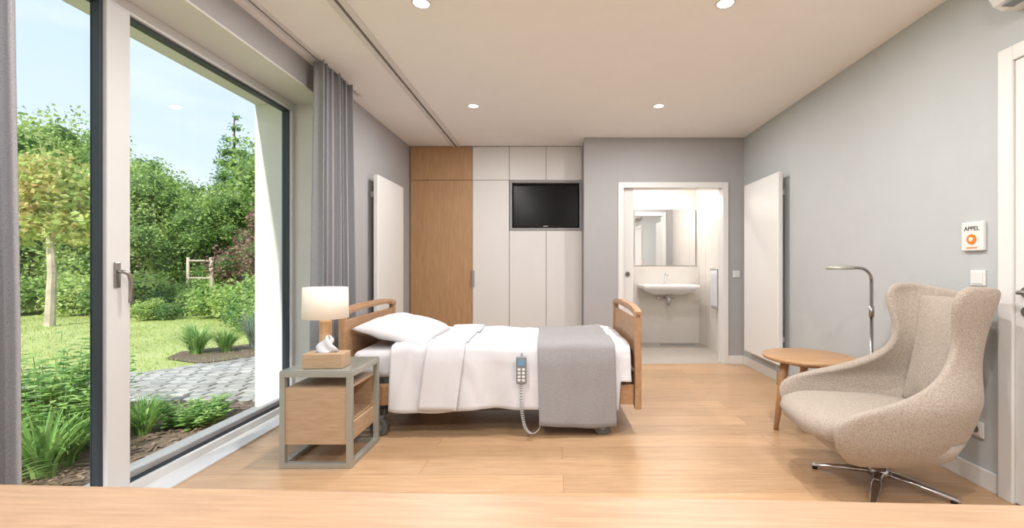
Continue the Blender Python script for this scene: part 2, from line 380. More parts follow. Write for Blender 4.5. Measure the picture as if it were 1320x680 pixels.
box("plinth", X[0]+ox, X[4]+ox, 0.015, 0.02, 0, 0.06, M['white'], 0, wd)
box("handle_wood", -1.035+ox, -1.025+ox, -0.02, 0, 0.86, 1.07, M['steel'], 0.002, wd)
box("handle_white", -0.998+ox, -0.988+ox, -0.02, 0, 0.86, 1.07, M['steel'], 0.002, wd)
a0, a1, b0, b1 = -0.555+ox, 0.336+ox, 1.562, 2.178
box("niche_left", a0, a0+0.03, -0.004, 0.25, b0, b1, M['tvn'], 0.002, wd); box("niche_right", a1-0.03, a1, -0.004, 0.25, b0, b1, M['tvn'], 0.002, wd)
box("niche_top", a0+0.03, a1-0.03, -0.004, 0.25, b1-0.03, b1, M['tvn'], 0.002, wd); box("niche_bottom", a0+0.03, a1-0.03, -0.004, 0.25, b0, b0+0.03, M['tvn'], 0.002, wd)
box("niche_back", a0, a1, 0.25, 0.27, b0, b1, M['tvn'], 0, wd)
tv = empty("television", (-0.11, YW, 1.87))
box("tv_body", -0.405, 0.405, 0.035, 0.08, -0.262, 0.25, M['black'], 0.005, tv)
box("tv_screen", -0.395, 0.395, 0.031, 0.036, -0.245, 0.24, M['tv'], 0, tv)
box("tv_foot", -0.15, 0.15, 0.06, 0.2, -0.278, -0.262, M['black'], 0.002, tv)
box("tv_logo", -0.03, 0.03, 0.033, 0.035, -0.257, -0.25, M['steel'], 0, tv)

# ------------------------------------------------------------------ radiators
def radiator(x0, x1, y0, y1, wall_x):
    r = empty("panel_radiator", ((x0+x1)/2, (y0+y1)/2, 0)); cxx = (x0+x1)/2; hy = (y1-y0)/2; hx = abs(x1-x0)/2
    box("front_panel", -hx, hx, -hy, hy, 0.2, 2.0, M['white_s'], 0.012, r, 3)
    for z in (0.4, 1.8):
        for s in (-1, 1):
            xx = sorted([wall_x-cxx, 0])
            box("bracket", xx[0], xx[1], s*hy*0.7-0.015, s*hy*0.7+0.015, z, z+0.05, M['white'], 0, r)
    s = 1 if wall_x > cxx else -1
    cyl("valve_pipe", (s*0.02, -hy+0.05, 0.0), (s*0.02, -hy+0.05, 0.21), 0.008, M['chrome'], r)
    cyl("valve_pipe_2", (s*0.02, -hy+0.1, 0.0), (s*0.02, -hy+0.1, 0.21), 0.008, M['chrome'], r)
    cyl("valve_knob", (s*0.02, -hy+0.05, 0.15), (s*0.02, -hy-0.03, 0.15), 0.018, M['white_s'], r)
radiator(-1.735, -1.685, 4.30, 5.02, XL); radiator(2.07, 2.12, 4.17, 4.92, XR)

# ------------------------------------------------------------------ downlights
LC = (1.0, 0.98, 0.965)
def downlight(x, y, e, nm="recessed_downlight", z=H):
    d = empty(nm, (x, y, z))
    lathe("trim_ring", [(0.042, -0.001), (0.044, -0.006), (0.054, -0.005), (0.056, 0.0)], (0, 0, 0), M['white_s'], d)
    lathe("lens", [(0.0005, -0.003), (0.044, -0.003)], (0, 0, 0), M['emit'], d)
    l = bpy.data.lights.new("lamp", 'AREA'); l.shape = 'DISK'; l.size = 0.085; l.energy = e; l.color = LC
    lo = bpy.data.objects.new("lamp", l); lo.location = (0, 0, -0.012); COL.objects.link(lo); lo.parent = d
for x in (-0.75, 0.96):
    downlight(x, 4.15, 17); downlight(x, 2.53, 20); downlight(x, 0.9, 25); downlight(x, -0.6, 30)  # last two rows are out of view, added to brighten the room

# ------------------------------------------------------------------ bathroom
BX0, BX1, BY1, BZ = 0.46, 2.115, 6.72, 2.45
box("floor_bathroom", BX0, BX1, YB+0.005, BY1, -0.1, 0.002, M['tilef'])
box("wall_bathroom_back", BX0, XR+0.12, BY1, BY1+0.12, -0.1, H, M['tile'])
box("wall_bathroom_right", BX1, XR+0.12, YB+0.12, BY1, -0.1, H, M['tile'])
box("wall_bathroom_ledge", BX0+0.02, BX1, BY1-0.14, BY1, 0, 1.12, M['tile'], 0.003)
for i, yy in enumerate((5.75, 6.3)):
    box("trim_tile_joint_%d" % i, BX1-0.001, BX1+0.001, yy, yy+0.004, 0, H, M['slot'])
mi = empty("bathroom_mirror", (1.65, BY1, 1.55))
box("mirror_back", -0.46, 0.44, -0.03, 0, -0.42, 0.42, M['white'], 0.003, mi)
box("mirror_pane", -0.455, 0.435, -0.034, -0.03, -0.415, 0.415, M['mirror'], 0, mi)
box("light_bar", -0.35, 0.35, -0.08, 0, 0.47, 0.51, M['emit'], 0.005, mi)
ba = bpy.data.lights.new("bath_lamp", 'AREA'); ba.shape = 'RECTANGLE'; ba.size = 0.7; ba.size_y = 0.04; ba.energy = 4; ba.color = (1, 0.93, 0.84)
bo = bpy.data.objects.new("bath_lamp", ba); bo.location = (0, -0.1, 0.46); bo.rotation_euler = (math.radians(-35), 0, 0); COL.objects.link(bo); bo.parent = mi
downlight(1.3, 5.95, 17)
sk = empty("washbasin", (1.60, BY1-0.14, 0.86))
def rrect(w_, d_, z, r, n=6, yoff=0):
    pts = []
    for cx_, cy_, a0_ in ((w_/2-r, d_/2-r, 0), (-w_/2+r, d_/2-r, 90), (-w_/2+r, -d_/2+r, 180), (w_/2-r, -d_/2+r, 270)):
        for k in range(n+1):
            a = math.radians(a0_+90*k/n); pts.append(Vector((cx_+r*math.cos(a), cy_+r*math.sin(a)+yoff, z)))
    return pts
def loft(name, rings, m, parent, cap0=True, cap1=True, sub=0):
    n = len(rings[0]); V = [tuple(p) for r in rings for p in r]; F = []
    for i in range(len(rings)-1):
        for k in range(n):
            F.append((i*n+k, i*n+(k+1) % n, (i+1)*n+(k+1) % n, (i+1)*n+k))
    if cap0: F.append(tuple(range(n))[::-1])
    if cap1: F.append(tuple((len(rings)-1)*n+k for k in range(n)))
    o = finish(name, V, F, m, parent, True)
    return o
loft("basin", [rrect(0.5, 0.26, -0.13, 0.1, yoff=-0.2), rrect(0.72, 0.42, -0.07, 0.08, yoff=-0.22), rrect(0.8, 0.48, -0.04, 0.06, yoff=-0.24), rrect(0.8, 0.48, 0.0, 0.06, yoff=-0.24),
               rrect(0.78, 0.46, 0.005, 0.05, yoff=-0.24), rrect(0.66, 0.32, 0.0, 0.06, yoff=-0.27), rrect(0.6, 0.28, -0.06, 0.08, yoff=-0.27), rrect(0.4, 0.18, -0.09, 0.08, yoff=-0.27)], M['ceram'], sk)
tube("tap", [(0, -0.07, 0), (0, -0.07, 0.13), (0, -0.09, 0.15), (0, -0.19, 0.13)], 0.015, M['chrome'], sk)
tube("drain_trap", [(0, -0.26, -0.1), (0, -0.26, -0.24), (0, -0.24, -0.28), (0, -0.2, -0.28), (0, -0.17, -0.25), (0, -0.17, -0.2), (0, 0, -0.2)], 0.018, M['chrome'], sk)
cyl("trap_cup", (0, -0.26, -0.16), (0, -0.26, -0.26), 0.032, M['chrome'], sk)
cyl("shutoff_valve_1", (-0.1, 0, -0.2), (-0.1, -0.06, -0.2), 0.014, M['chrome'], sk); cyl("shutoff_valve_2", (0.1, 0, -0.2), (0.1, -0.06, -0.2), 0.014, M['chrome'], sk)
tw = empty("hand_towel", (BX1, 5.78, 1.0))
tube("towel_rail", [(0, -0.16, 0.08), (-0.06, -0.16, 0.08), (-0.06, 0.16, 0.08), (0, 0.16, 0.08)], 0.008, M['chrome'], tw)
P = []
for i in range(25):
    u = i/24; row = []
    for j in range(20):
        v = j/19
        if v < 0.5: x_, z_ = -0.072, -0.42+v/0.5*0.5
        else: x_, z_ = -0.046, 0.095-(v-0.5)/0.5*0.4
        row.append(Vector((x_+0.006*math.sin(u*20), -0.12+0.24*u, z_)))
    P.append(row)
grid_obj("towel", P, M['sheet'], tw, 0.008)
box("floor_bathroom_drain", 1.5, 2.0, 6.35, 6.5, 0.002, 0.005, M['tvn'])

# ------------------------------------------------------------------ right wall: door_2, ac, panels
d2 = empty("door_2", (XR, 1.68, 0))
box("frame_far", -0.025, 0, 0.44, 0.51, 0, 2.16, M['white_s'], 0.004, d2); box("frame_near", -0.025, 0, -0.51, -0.44, 0, 2.16, M['white_s'], 0.004, d2)
box("frame_top", -0.025, 0, -0.44, 0.44, 2.09, 2.16, M['white_s'], 0.004, d2)
box("leaf", -0.012, 0, -0.438, 0.438, 0.008, 2.088, M['white_s'], 0.003, d2)
cyl("handle_rose", (-0.012, 0.38, 1.0), (-0.022, 0.38, 1.0), 0.026, M['steel'], d2)
tube("handle_lever", [(-0.015, 0.38, 1.0), (-0.06, 0.38, 1.0), (-0.068, 0.372, 1.0), (-0.07, 0.25, 1.0)], 0.010, M['steel'], d2)
cyl("lock_rose", (-0.012, 0.38, 0.91), (-0.022, 0.38, 0.91), 0.024, M['dgrey'], d2)
ac = empty("air_conditioner", (XR, 1.72, 2.44))
prof = [(0, 0.14), (-0.17, 0.14), (-0.19, 0.12), (-0.195, 0.0), (-0.185, -0.06), (-0.15, -0.105), (-0.1, -0.125), (0, -0.125)]
V, F = [], []
for yy, s in ((-0.4, 0.96), (-0.39, 1), (0.39, 1), (0.4, 0.96)):
    for x_, z_ in prof: V.append((x_*s*0.8, yy, z_*s))
n = len(prof)
for i in range(3):
    for k in range(n): F.append((i*n+k, i*n+(k+1) % n, (i+1)*n+(k+1) % n, (i+1)*n+k))
F.append(tuple(range(n))[::-1]); F.append(tuple(3*n+k for k in range(n)))
finish("ac_body", V, F, M['white_s'], ac)
box("ac_louver", -0.125, -0.07, -0.35, 0.35, -0.128, -0.12, M['greyp'], 0.002, ac)
cp = empty("nurse_call_panel", (XR, 2.33, 1.275))
box("plate", -0.02, 0, -0.062, 0.062, -0.075, 0.075, M['white_s'], 0.006, cp)
cyl("button_ring", (-0.02, 0.0, -0.015), (-0.024, 0.0, -0.015), 0.026, M['orange'], cp)
cyl("button_center", (-0.024, 0.0, -0.015), (-0.027, 0.0, -0.015), 0.011, M['white_s'], cp)
box("lower_label", -0.0212, -0.02, -0.03, 0.03, -0.062, -0.056, M['orange'], 0, cp)
fc = bpy.data.curves.new("appel_text", 'FONT'); fc.body = "APPEL"; fc.size = 0.032; fc.align_x = 'CENTER'; fc.extrude = 0.0005
fo = bpy.data.objects.new("appel_text", fc); fo.data.materials.append(M['text']); COL.objects.link(fo)
fo.location = (-0.0212, 0, 0.03); fo.rotation_euler = (math.radians(90), 0, math.radians(-90)); fo.parent = cp
def plate(name, x, y, z, axis, s=0.04):
    e = empty(name, (x, y, z))
    if axis == 'x':
        box("plate", -0.01, 0, -s, s, -s, s, M['white_s'], 0.003, e); box("rocker", -0.014, -0.009, -s*.75, s*.75, -s*.75, s*.75, M['white_s'], 0.002, e)
    else:
        box("plate", -s, s, -0.01, 0, -s, s, M['white_s'], 0.003, e); box("rocker", -s*.75, s*.75, -0.014, -0.009, -s*.75, s*.75, M['white_s'], 0.002, e)
    return e
plate("light_switch", XR, 2.31, 1.06, 'x'); plate("light_switch", 2.09, YB, 1.03, 'y')
so = plate("wall_socket", XR, 2.32, 0.285, 'x')
cyl("socket_well", (-0.0145, 0, 0), (-0.0139, 0, 0), 0.02, M['gap'], so)

# ------------------------------------------------------------------ desk
dk = empty("desk", (0.0, 0.42, 0), math.radians(-2.3))
box("desk_top", -1.25, 1.25, -0.3, 0.308, 0.715, 0.75, M['desk'], 0.003, dk)
for sx in (-1, 1):
    for sy in (-1, 1):
        box("leg", sx*1.2-0.025, sx*1.2+0.025, sy*0.26-0.025, sy*0.26+0.025, 0, 0.715, M['desk'], 0.003, dk)
box("apron_back", -1.17, 1.17, 0.25, 0.27, 0.64, 0.715, M['desk'], 0, dk); box("apron_front", -1.17, 1.17, -0.27, -0.25, 0.64, 0.715, M['desk'], 0, dk)

# ------------------------------------------------------------------ bed
bed = empty("hospital_bed", (-0.43, 3.46, 0), math.radians(1.0))
def board(tag, x, s):
    for sy in (-1, 1):
        box(tag+"_post", x-0.022, x+0.022, sy*0.475-0.025, sy*0.475+0.025, 0.17, 0.81, M['bedw'], 0.008, bed)
    P = []
    for i in range(25):
        yy = -0.5+i/24; zz = 0.80+0.05*(1-(yy/0.5)**4)*0.7+0.0
        P.append((yy, zz))
    V, F = [], []
    for yy, zz in P:
        for dx, dz in ((-0.022, -0.02), (0.022, -0.02), (0.026, 0.0), (0.022, 0.02), (-0.022, 0.02), (-0.026, 0)):
            V.append((x+dx, yy, zz+dz))
    n = 6
    for i in range(24):
        for k in range(n): F.append((i*n+k, i*n+(k+1) % n, (i+1)*n+(k+1) % n, (i+1)*n+k))
    F.append(tuple(range(n))); F.append(tuple(24*n+k for k in range(n))[::-1])
    finish(tag+"_top_rail", V, F, M['bedw'], bed)
    box(tag+"_panel", x-0.012, x+0.012, -0.452, 0.452, 0.42, 0.765, M['bedw'], 0.005, bed)
    box(tag+"_lower_panel", x-0.018, x+0.018, -0.452, 0.452, 0.18, 0.40, M['bedw'], 0.005, bed)
board("headboard", -0.975, -1); board("footboard", 0.975, 1)
for sy in (-1, 1):
    box("side_rail", -0.95, 0.95, sy*0.46-0.015, sy*0.46+0.015, 0.20, 0.33, M['bedw'], 0.004, bed)
box("mattress_platform", -0.93, 0.93, -0.42, 0.42, 0.33, 0.37, M['dgrey'], 0.004, bed)
box("chassis_left", -0.8, 0.8, -0.34, -0.29, 0.12, 0.17, M['dgrey'], 0.004, bed); box("chassis_right", -0.8, 0.8, 0.29, 0.34, 0.12, 0.17, M['dgrey'], 0.004, bed)
for sx in (-0.74, 0.74):
    box("cross_bar", sx-0.03, sx+0.03, -0.44, 0.44, 0.12, 0.17, M['dgrey'], 0.004, bed)
    box("lift_column", sx-0.04, sx+0.04, -0.1, 0.1, 0.16, 0.34, M['greyp'], 0.004, bed)
box("motor", -0.2, 0.2, -0.12, 0.12, 0.2, 0.3, M['dgrey'], 0.02, bed)
for sx in (-0.74, 0.74):
    for sy in (-0.45, 0.42):
        cyl("caster_wheel_a", (sx, sy-0.032, 0.055), (sx, sy-0.008, 0.055), 0.055, M['dgrey'], bed); cyl("caster_wheel_b", (sx, sy+0.008, 0.055), (sx, sy+0.032, 0.055), 0.055, M['dgrey'], bed)
        cyl("caster_hub", (sx, sy-0.035, 0.055), (sx, sy+0.035, 0.055), 0.022, M['greyp'], bed)
        box("caster_fork", sx-0.025, sx+0.025, sy-0.012, sy+0.012, 0.05, 0.13, M['greyp'], 0.006, bed)
box("mattress", -0.93, 0.93, -0.445, 0.445, 0.37, 0.55, M['sheet'], 0.04, bed, 4)

def cloth(name, x0, x1, ztop, yn, yf, bottom_n, bottom_f, m, off=0.0, wr=0.006, foldamp=0.012, ff=16, nx=80, thick=0.008, seed=0.0, skew=0.0):
    P = []
    r = 0.05
    for i in range(nx+1):
        x = x0+(x1-x0)*i/nx
        bn, bf = bottom_n(x), bottom_f(x)
        path = []
        for k in range(14): path.append((yn, bn+(ztop-r-bn)*k/14, 1.0, (1-k/14)))
        for k in range(9):
            a = math.pi-math.pi/2*k/8
            path.append((yn+r+r*math.cos(a), ztop-r+r*math.sin(a), 0.3*(1-k/8), 0))
        for k in range(1, 30): path.append((yn+r+(yf-yn-2*r)*k/30, ztop, 0.0, 0))
        for k in range(9):
            a = math.pi/2-math.pi/2*k/8
            path.append((yf-r+r*math.cos(a), ztop-r+r*math.sin(a), 0.0, 0))
        for k in range(1, 8): path.append((yf, ztop-r+(bf-ztop+r)*k/7, 0.0, -k/7))
        row = []
        for (y, z, h, hang) in path:
            xx = x + skew*(z-ztop if hang > 0 else 0)
            q = noise.noise(Vector((x*2.3+seed+y*1.5, y*2.1-x, z*2)))
            ridge = (1-abs(q)*2.2)
            nz = noise.noise(Vector((x*3.1+seed, y*3.3, z*3)))*wr*1.6+noise.noise(Vector((x*9+seed, y*6, z*5+3)))*wr*0.6+max(0, ridge)**4*wr*0.9
            if hang > 0:
                f = foldamp*hang*(math.sin(x*ff+seed+1.3*math.sin(x*5+seed))+0.6*math.sin(x*ff*2.3+seed*2))
                y2 = y-off-0.022*hang+f-abs(nz)*0.5; z2 = z
            elif hang < 0:
                y2 = y+off+0.01+foldamp*(-hang)*math.sin(x*ff+seed); z2 = z
            else:
                y2 = y-(off if h > 0 else 0)*h*2; z2 = z+off+nz
            row.append(Vector((xx, y2, z2)))
        P.append(row)
    o = grid_obj(name, P, m, bed, thick)
    return o
def bn_main(x):
    if x > 0.85: return 0.36
    return 0.175+0.015*math.sin(x*6+1)-0.01*noise.noise(Vector((x*4, 0, 0)))
cloth("duvet", -0.66, 0.925, 0.585, -0.485, 0.475, bn_main, lambda x: 0.3, M['sheet'], 0.0, 0.016, 0.016, 11, 120, 0.014, 0.4)
cloth("duvet_foldover", -0.42, -0.17, 0.585, -0.485, 0.475, lambda x: 0.185, lambda x: 0.32, M['sheet'], 0.022, 0.010, 0.010, 11, 26, 0.016, 0.4, 0.12)
cloth("grey_throw_blanket", 0.31, 0.82, 0.585, -0.485, 0.475, lambda x: 0.075+0.012*math.sin(x*7), lambda x: 0.25, M['blanket'], 0.022, 0.010, 0.011, 11, 50, 0.009, 0.4, -0.02)
nu, nv = 40, 40
def pill(u, v, s):
    e = max(0, (1-abs(u)**3.2))**0.55*max(0, (1-abs(v)**3.2))**0.55
    px = u*0.25*(1+0.05*abs(v)**3*abs(u)); py = v*0.405*(1-0.05*(1-abs(u)**2)*abs(v)**6)
    wr_ = 0.010*noise.noise(Vector((u*3, v*4, s)))+0.006*math.sin(v*9+u*3)*abs(v)
    return px, py, s*(0.092 if s > 0 else 0.05)*e+wr_*e
Vv, Ff = [], []
for s in (1, -1):
    base = len(Vv)
    for i in range(nu+1):
        for j in range(nv+1):
            Vv.append(pill(-1+2*i/nu, -1+2*j/nv, s))
    for i in range(nu):
        for j in range(nv):
            a = base+i*(nv+1)+j; q = (a, a+nv+1, a+nv+2, a+1)
            Ff.append(q if s > 0 else q[::-1])
po = finish("pillow", Vv, Ff, M['sheet'], bed, True, recentre=False)
po.location = (-0.69, -0.0, 0.635); po.rotation_euler = (0, math.radians(13), math.radians(-2))
bmx = bmesh.new(); bmx.from_mesh(po.data); bmesh.ops.remove_doubles(bmx, verts=bmx.verts, dist=0.0006); bmx.to_mesh(po.data); bmx.free()
# remote
rm = empty("bed_remote_control", (-0.215, 2.905, 0.45))
box("body", -0.034, 0.034, -0.012, 0.012, -0.09, 0.09, M['greyp'], 0.011, rm, 3)
box("display", -0.022, 0.022, -0.0145, -0.011, 0.03, 0.07, M['blue'], 0.001, rm)
for i in range(4):
    for j in (-1, 1):
        box("button", j*0.014-0.009, j*0.014+0.009, -0.0145, -0.011, -0.07+i*0.023, -0.055+i*0.023, M['white_s'], 0.002, rm)
tube("hook", [(0, 0.012, 0.07), (0, 0.03, 0.1), (0, 0.045, 0.1)], 0.006, M['greyp'], rm)
pts = []
ctrl = [(0, 0, -0.09), (0.0, -0.004, -0.2), (0.01, -0.01, -0.30), (0.03, -0.02, -0.37), (0.07, -0.01, -0.405), (0.11, 0.02, -0.39), (0.15, 0.10, -0.33)]
NC = 420
for i in range(NC+1):
    t = i/NC*(len(ctrl)-1); k = min(int(t), len(ctrl)-2); f = t-k
    p0 = Vector(ctrl[max(k-1, 0)]); p1 = Vector(ctrl[k]); p2 = Vector(ctrl[k+1]); p3 = Vector(ctrl[min(k+2, len(ctrl)-1)])
    c = 0.5*((2*p1)+(p2-p0)*f+(2*p0-5*p1+4*p2-p3)*f*f+(3*p1-p0-3*p2+p3)*f**3)
    rr = 0.009 if i < NC*0.62 else 0.009*max(0, 1-(i-NC*0.62)/(NC*0.06))
    a = i*0.62
    pts.append((c.x+rr*math.cos(a), c.y+rr*math.sin(a), c.z))
tube("coiled_cable", pts, 0.0035, mat("cable_grey", srgb(172, 172, 172), 0.5), rm, 6)

# ------------------------------------------------------------------ nightstand
ns = empty("nightstand", (-1.325, 2.69, 0)); t = 0.03; hx, hy, hz = 0.2, 0.2, 0.535
for sx in (-1, 1):
    for sy in (-1, 1):
        box("post", min(sx*hx, sx*(hx-t)), max(sx*hx, sx*(hx-t)), min(sy*hy, sy*(hy-t)), max(sy*hy, sy*(hy-t)), 0.0, hz, M['champ'], 0.002, ns)
    for z in (0, hz-t):
        box("rail_side", min(sx*hx, sx*(hx-t)), max(sx*hx, sx*(hx-t)), -hy+t, hy-t, z, z+t, M['champ'], 0.002, ns)
for sy in (-1, 1):
    for z in (0, hz-t):
        box("rail_front", -hx+t, hx-t, min(sy*hy, sy*(hy-t)), max(sy*hy, sy*(hy-t)), z, z+t, M['champ'], 0.002, ns)
box("glass_top", -hx+0.002, hx-0.002, -hy+0.002, hy-0.002, hz, hz+0.006, M['tglass'], 0.001, ns)
bx0, bx1, by0, by1, z0, z1 = -0.172, 0.172, -0.19, 0.19, 0.13, 0.445
box("side_near", bx0, bx1, by0, by0+0.016, z0, z1, M['nsw'], 0.002, ns); box("side_far", bx0, bx1, by1-0.016, by1, z0, z1, M['nsw'], 0.002, ns)
box("box_bottom", bx0, bx1, by0+0.016, by1-0.016, z0, z0+0.016, M['nsw'], 0, ns); box("box_top", bx0, bx1, by0+0.016, by1-0.016, z1-0.016, z1, M['nsw'], 0, ns)
box("box_back", bx0, bx0+0.012, by0+0.016, by1-0.016, z0+0.016, z1-0.016, M['nsw'], 0, ns)
box("drawer_front", bx1-0.016, bx1+0.002, by0+0.019, by1-0.019, z0+0.003, z0+0.10, M['nsw'], 0.002, ns)
box("shelf", bx0+0.012, bx1-0.018, by0+0.016, by1-0.016, z0+0.10, z0+0.113, M['nsw'], 0, ns)

# table lamp
tl = empty("table_lamp", (-1.41, 2.77, hz+0.006))
lathe("base", [(0.0, 0), (0.055, 0), (0.055, 0.012), (0.036, 0.016), (0.036, 0.24), (0.034, 0.245), (0.012, 0.25), (0.0, 0.25)], (0, 0, 0), M['oakv'], tl)
cyl("stem", (0, 0, 0.25), (0, 0, 0.36), 0.006, M['steel'], tl)
lathe("shade", [(0.128, 0.262), (0.131, 0.262), (0.127, 0.45), (0.124, 0.45), (0.128, 0.262)], (0, 0, 0), M['shade'], tl)
for k in range(3):
    a = k*2.094; cyl("shade_strut", (0, 0, 0.36), (0.124*math.cos(a), 0.124*math.sin(a), 0.40), 0.002, M['steel'], tl)
lathe("bulb", [(0.0, 0.42), (0.02, 0.41), (0.03, 0.385), (0.02, 0.35), (0.0, 0.345)], (0, 0, 0), M['emit'], tl)
# tissue box
tb = empty("tissue_box", (-1.315, 2.6, hz+0.006), math.radians(3))
box("box_body", -0.112, 0.112, -0.06, 0.06, 0, 0.085, M['nsw'], 0.006, tb)
box("slot", -0.06, 0.06, -0.02, 0.02, 0.083, 0.0865, M['gap'], 0, tb)
P = []
for i in range(25):
    u = i/24*2*math.pi; row = []
    for j in range(12):
        v = j/11; r_ = 0.045*(1-v)**0.6*(1+0.35*math.sin(3*u+2*v*4)) + 0.004
        row.append(Vector((r_*math.cos(u)*1.2-0.01+0.02*v*math.sin(2*v), r_*math.sin(u)*0.5, 0.084+0.085*v+0.014*math.sin(u*2)*v)))
    P.append(row)
grid_obj("tissue", P, M['sheet'], tb, 0.001)

# ------------------------------------------------------------------ round side table
rt = empty("round_side_table", (1.755, 3.12, 0))
lathe("top", [(0.0, 0.472), (0.26, 0.472), (0.283, 0.48), (0.288, 0.492), (0.286, 0.502), (0.28, 0.504), (0.0, 0.504)], (0, 0, 0), M['tabw'], rt, 64)
lathe("hub", [(0.0, 0.44), (0.12, 0.44), (0.14, 0.472)], (0, 0, 0), M['tabw'], rt)
for a in (188, 68, -52):
    ca, sa = math.cos(math.radians(a)), math.sin(math.radians(a))
    tube("leg", [(0.17*ca, 0.17*sa, 0.475), (0.19*ca, 0.19*sa, 0.35), (0.24*ca, 0.24*sa, 0.0)], [0.028, 0.026, 0.015], M['tabw'], rt, 16)

# ------------------------------------------------------------------ reading floor lamp
fl = empty("reading_floor_lamp", (2.0, 2.84, 0))
lathe("base", [(0.0, 0), (0.12, 0), (0.12, 0.012), (0.11, 0.018), (0.0, 0.018)], (0, 0, 0), M['steel'], fl)
tube("pole", [(0, 0, 0.015), (0, 0, 1.03)]+arc((-0.08, 0, 1.03), 0.08, 0, 80, 8)+[(-0.2, 0, 1.118)], 0.0095, M['steel'], fl)
cyl("pole_joint", (0, 0, 0.80), (0, 0, 0.87), 0.015, M['steel'], fl)
lathe("head", [(0.0, 0.018), (0.03, 0.018), (0.075, 0.004), (0.078, -0.012), (0.073, -0.012), (0.0, -0.004)], (-0.2, 0, 1.112), M['champ'], fl)
lathe("led", [(0.0, 0), (0.06, 0.0)], (-0.2, 0, 1.104), M['emit'], fl)

# ------------------------------------------------------------------ wing armchair (local +X forward)
CR = 172
ch = empty("wingback_swivel_armchair", (1.665, 2.31, 0), math.radians(CR))
lev = [ # z, W, xb, xf, n
 (0.180, 0.15, -0.16, 0.15, 2.3), (0.200, 0.23, -0.22, 0.24, 2.4), (0.250, 0.295, -0.27, 0.325, 2.6), (0.32, 0.335, -0.305, 0.365, 2.8), (0.385, 0.352, -0.32, 0.378, 2.9), (0.435, 0.360, -0.33, 0.35, 3.0),
 (0.47, 0.360, -0.335, 0.285, 3.0), (0.50, 0.350, -0.34, 0.17, 3.0), (0.54, 0.318, -0.345, 0.03, 2.9), (0.60, 0.268, -0.35, -0.09, 2.8),
 (0.67, 0.228, -0.36, -0.165, 2.7), (0.76, 0.216, -0.37, -0.20, 2.8), (0.86, 0.236, -0.385, -0.18, 3.0), (0.94, 0.258, -0.395, -0.165, 3.4), (0.995, 0.264, -0.40, -0.18, 3.7), (1.03, 0.252, -0.402, -0.225, 3.6)]
P = []
NT = 48
for (z, W, xb, xf, e) in lev:
    row = []
    for k in range(NT+1):
        a = math.pi/2*(-1+2*k/NT)
        c_, s_ = math.cos(a), math.sin(a)
        xx = xf+(xb-xf)*abs(c_)**(2/e); yy = W*math.copysign(abs(s_)**(2/e), s_)
        zz = z
        if z > 0.9: zz -= 0.03*(1-abs(yy/W)**2)*(z-0.9)/0.11
        row.append(Vector((xx, yy, zz)))
    P.append(row)
so_ = grid_obj("shell", P, M['chair'], ch, 0.0)
sm = so_.modifiers.new("solid", 'SOLIDIFY'); sm.thickness = 0.05; sm.offset = 0
sb_ = so_.modifiers.new("sub", 'SUBSURF'); sb_.levels = 2; sb_.render_levels = 2
def shift(r, dx): return [Vector((p.x+dx, p.y, p.z)) for p in r]
loft("seat_pan", [rrect(0.24, 0.24, 0.165, 0.10, 8), shift(rrect(0.44, 0.42, 0.18, 0.16, 8), 0.02), shift(rrect(0.57, 0.55, 0.235, 0.18, 8), 0.03), shift(rrect(0.64, 0.6, 0.32, 0.18, 8), 0.035)], M['chair'], ch)
loft("seat_cushion", [shift(rrect(0.60, 0.54, 0.285, 0.18, 8), 0.07), shift(rrect(0.68, 0.60, 0.305, 0.20, 8), 0.08), shift(rrect(0.70, 0.62, 0.345, 0.21, 8), 0.085), shift(rrect(0.69, 0.61, 0.38, 0.21, 8), 0.08),
     shift(rrect(0.64, 0.56, 0.40, 0.19, 8), 0.065), shift(rrect(0.5, 0.42, 0.41, 0.16, 8), 0.05), shift(rrect(0.2, 0.16, 0.413, 0.07, 8), 0.03)], M['chair'], ch)
P = []
for i in range(17):
    v = i/16; z = 0.39+0.575*v; row = []
    for j in range(17):
        u = -1+2*j/16
        wv = 0.215-0.03*math.sin(math.pi*v)
        bul = 0.045*(1-abs(u)**3)*(1-abs(2*v-1)**4)
        row.append(Vector((-0.275-0.095*v+bul+0.05*abs(u)**3, u*wv, z)))
    P.append(row)
grid_obj("back_cushion", P, M['chair'], ch, 0.02, 1)
cyl("swivel_column", (0, 0, 0.07), (0, 0, 0.18), 0.028, M['chrome'], ch)
lathe("base_hub", [(0.0, 0.055), (0.05, 0.055), (0.045, 0.085), (0.028, 0.10)], (0, 0, 0), M['chrome'], ch)
for k in range(4):
    a = math.radians(230-CR+90*k); ca, sa = math.cos(a), math.sin(a)
    tube("base_leg", [(0.02*ca, 0.02*sa, 0.07), (0.15*ca, 0.15*sa, 0.052), (0.29*ca, 0.29*sa, 0.022), (0.315*ca, 0.315*sa, 0.016)], [0.03, 0.024, 0.017, 0.012], M['chrome'], ch, 12, flat=0.55)
    cyl("foot_glide", (0.29*ca, 0.29*sa, 0.0), (0.29*ca, 0.29*sa, 0.018), 0.014, M['black'], ch)

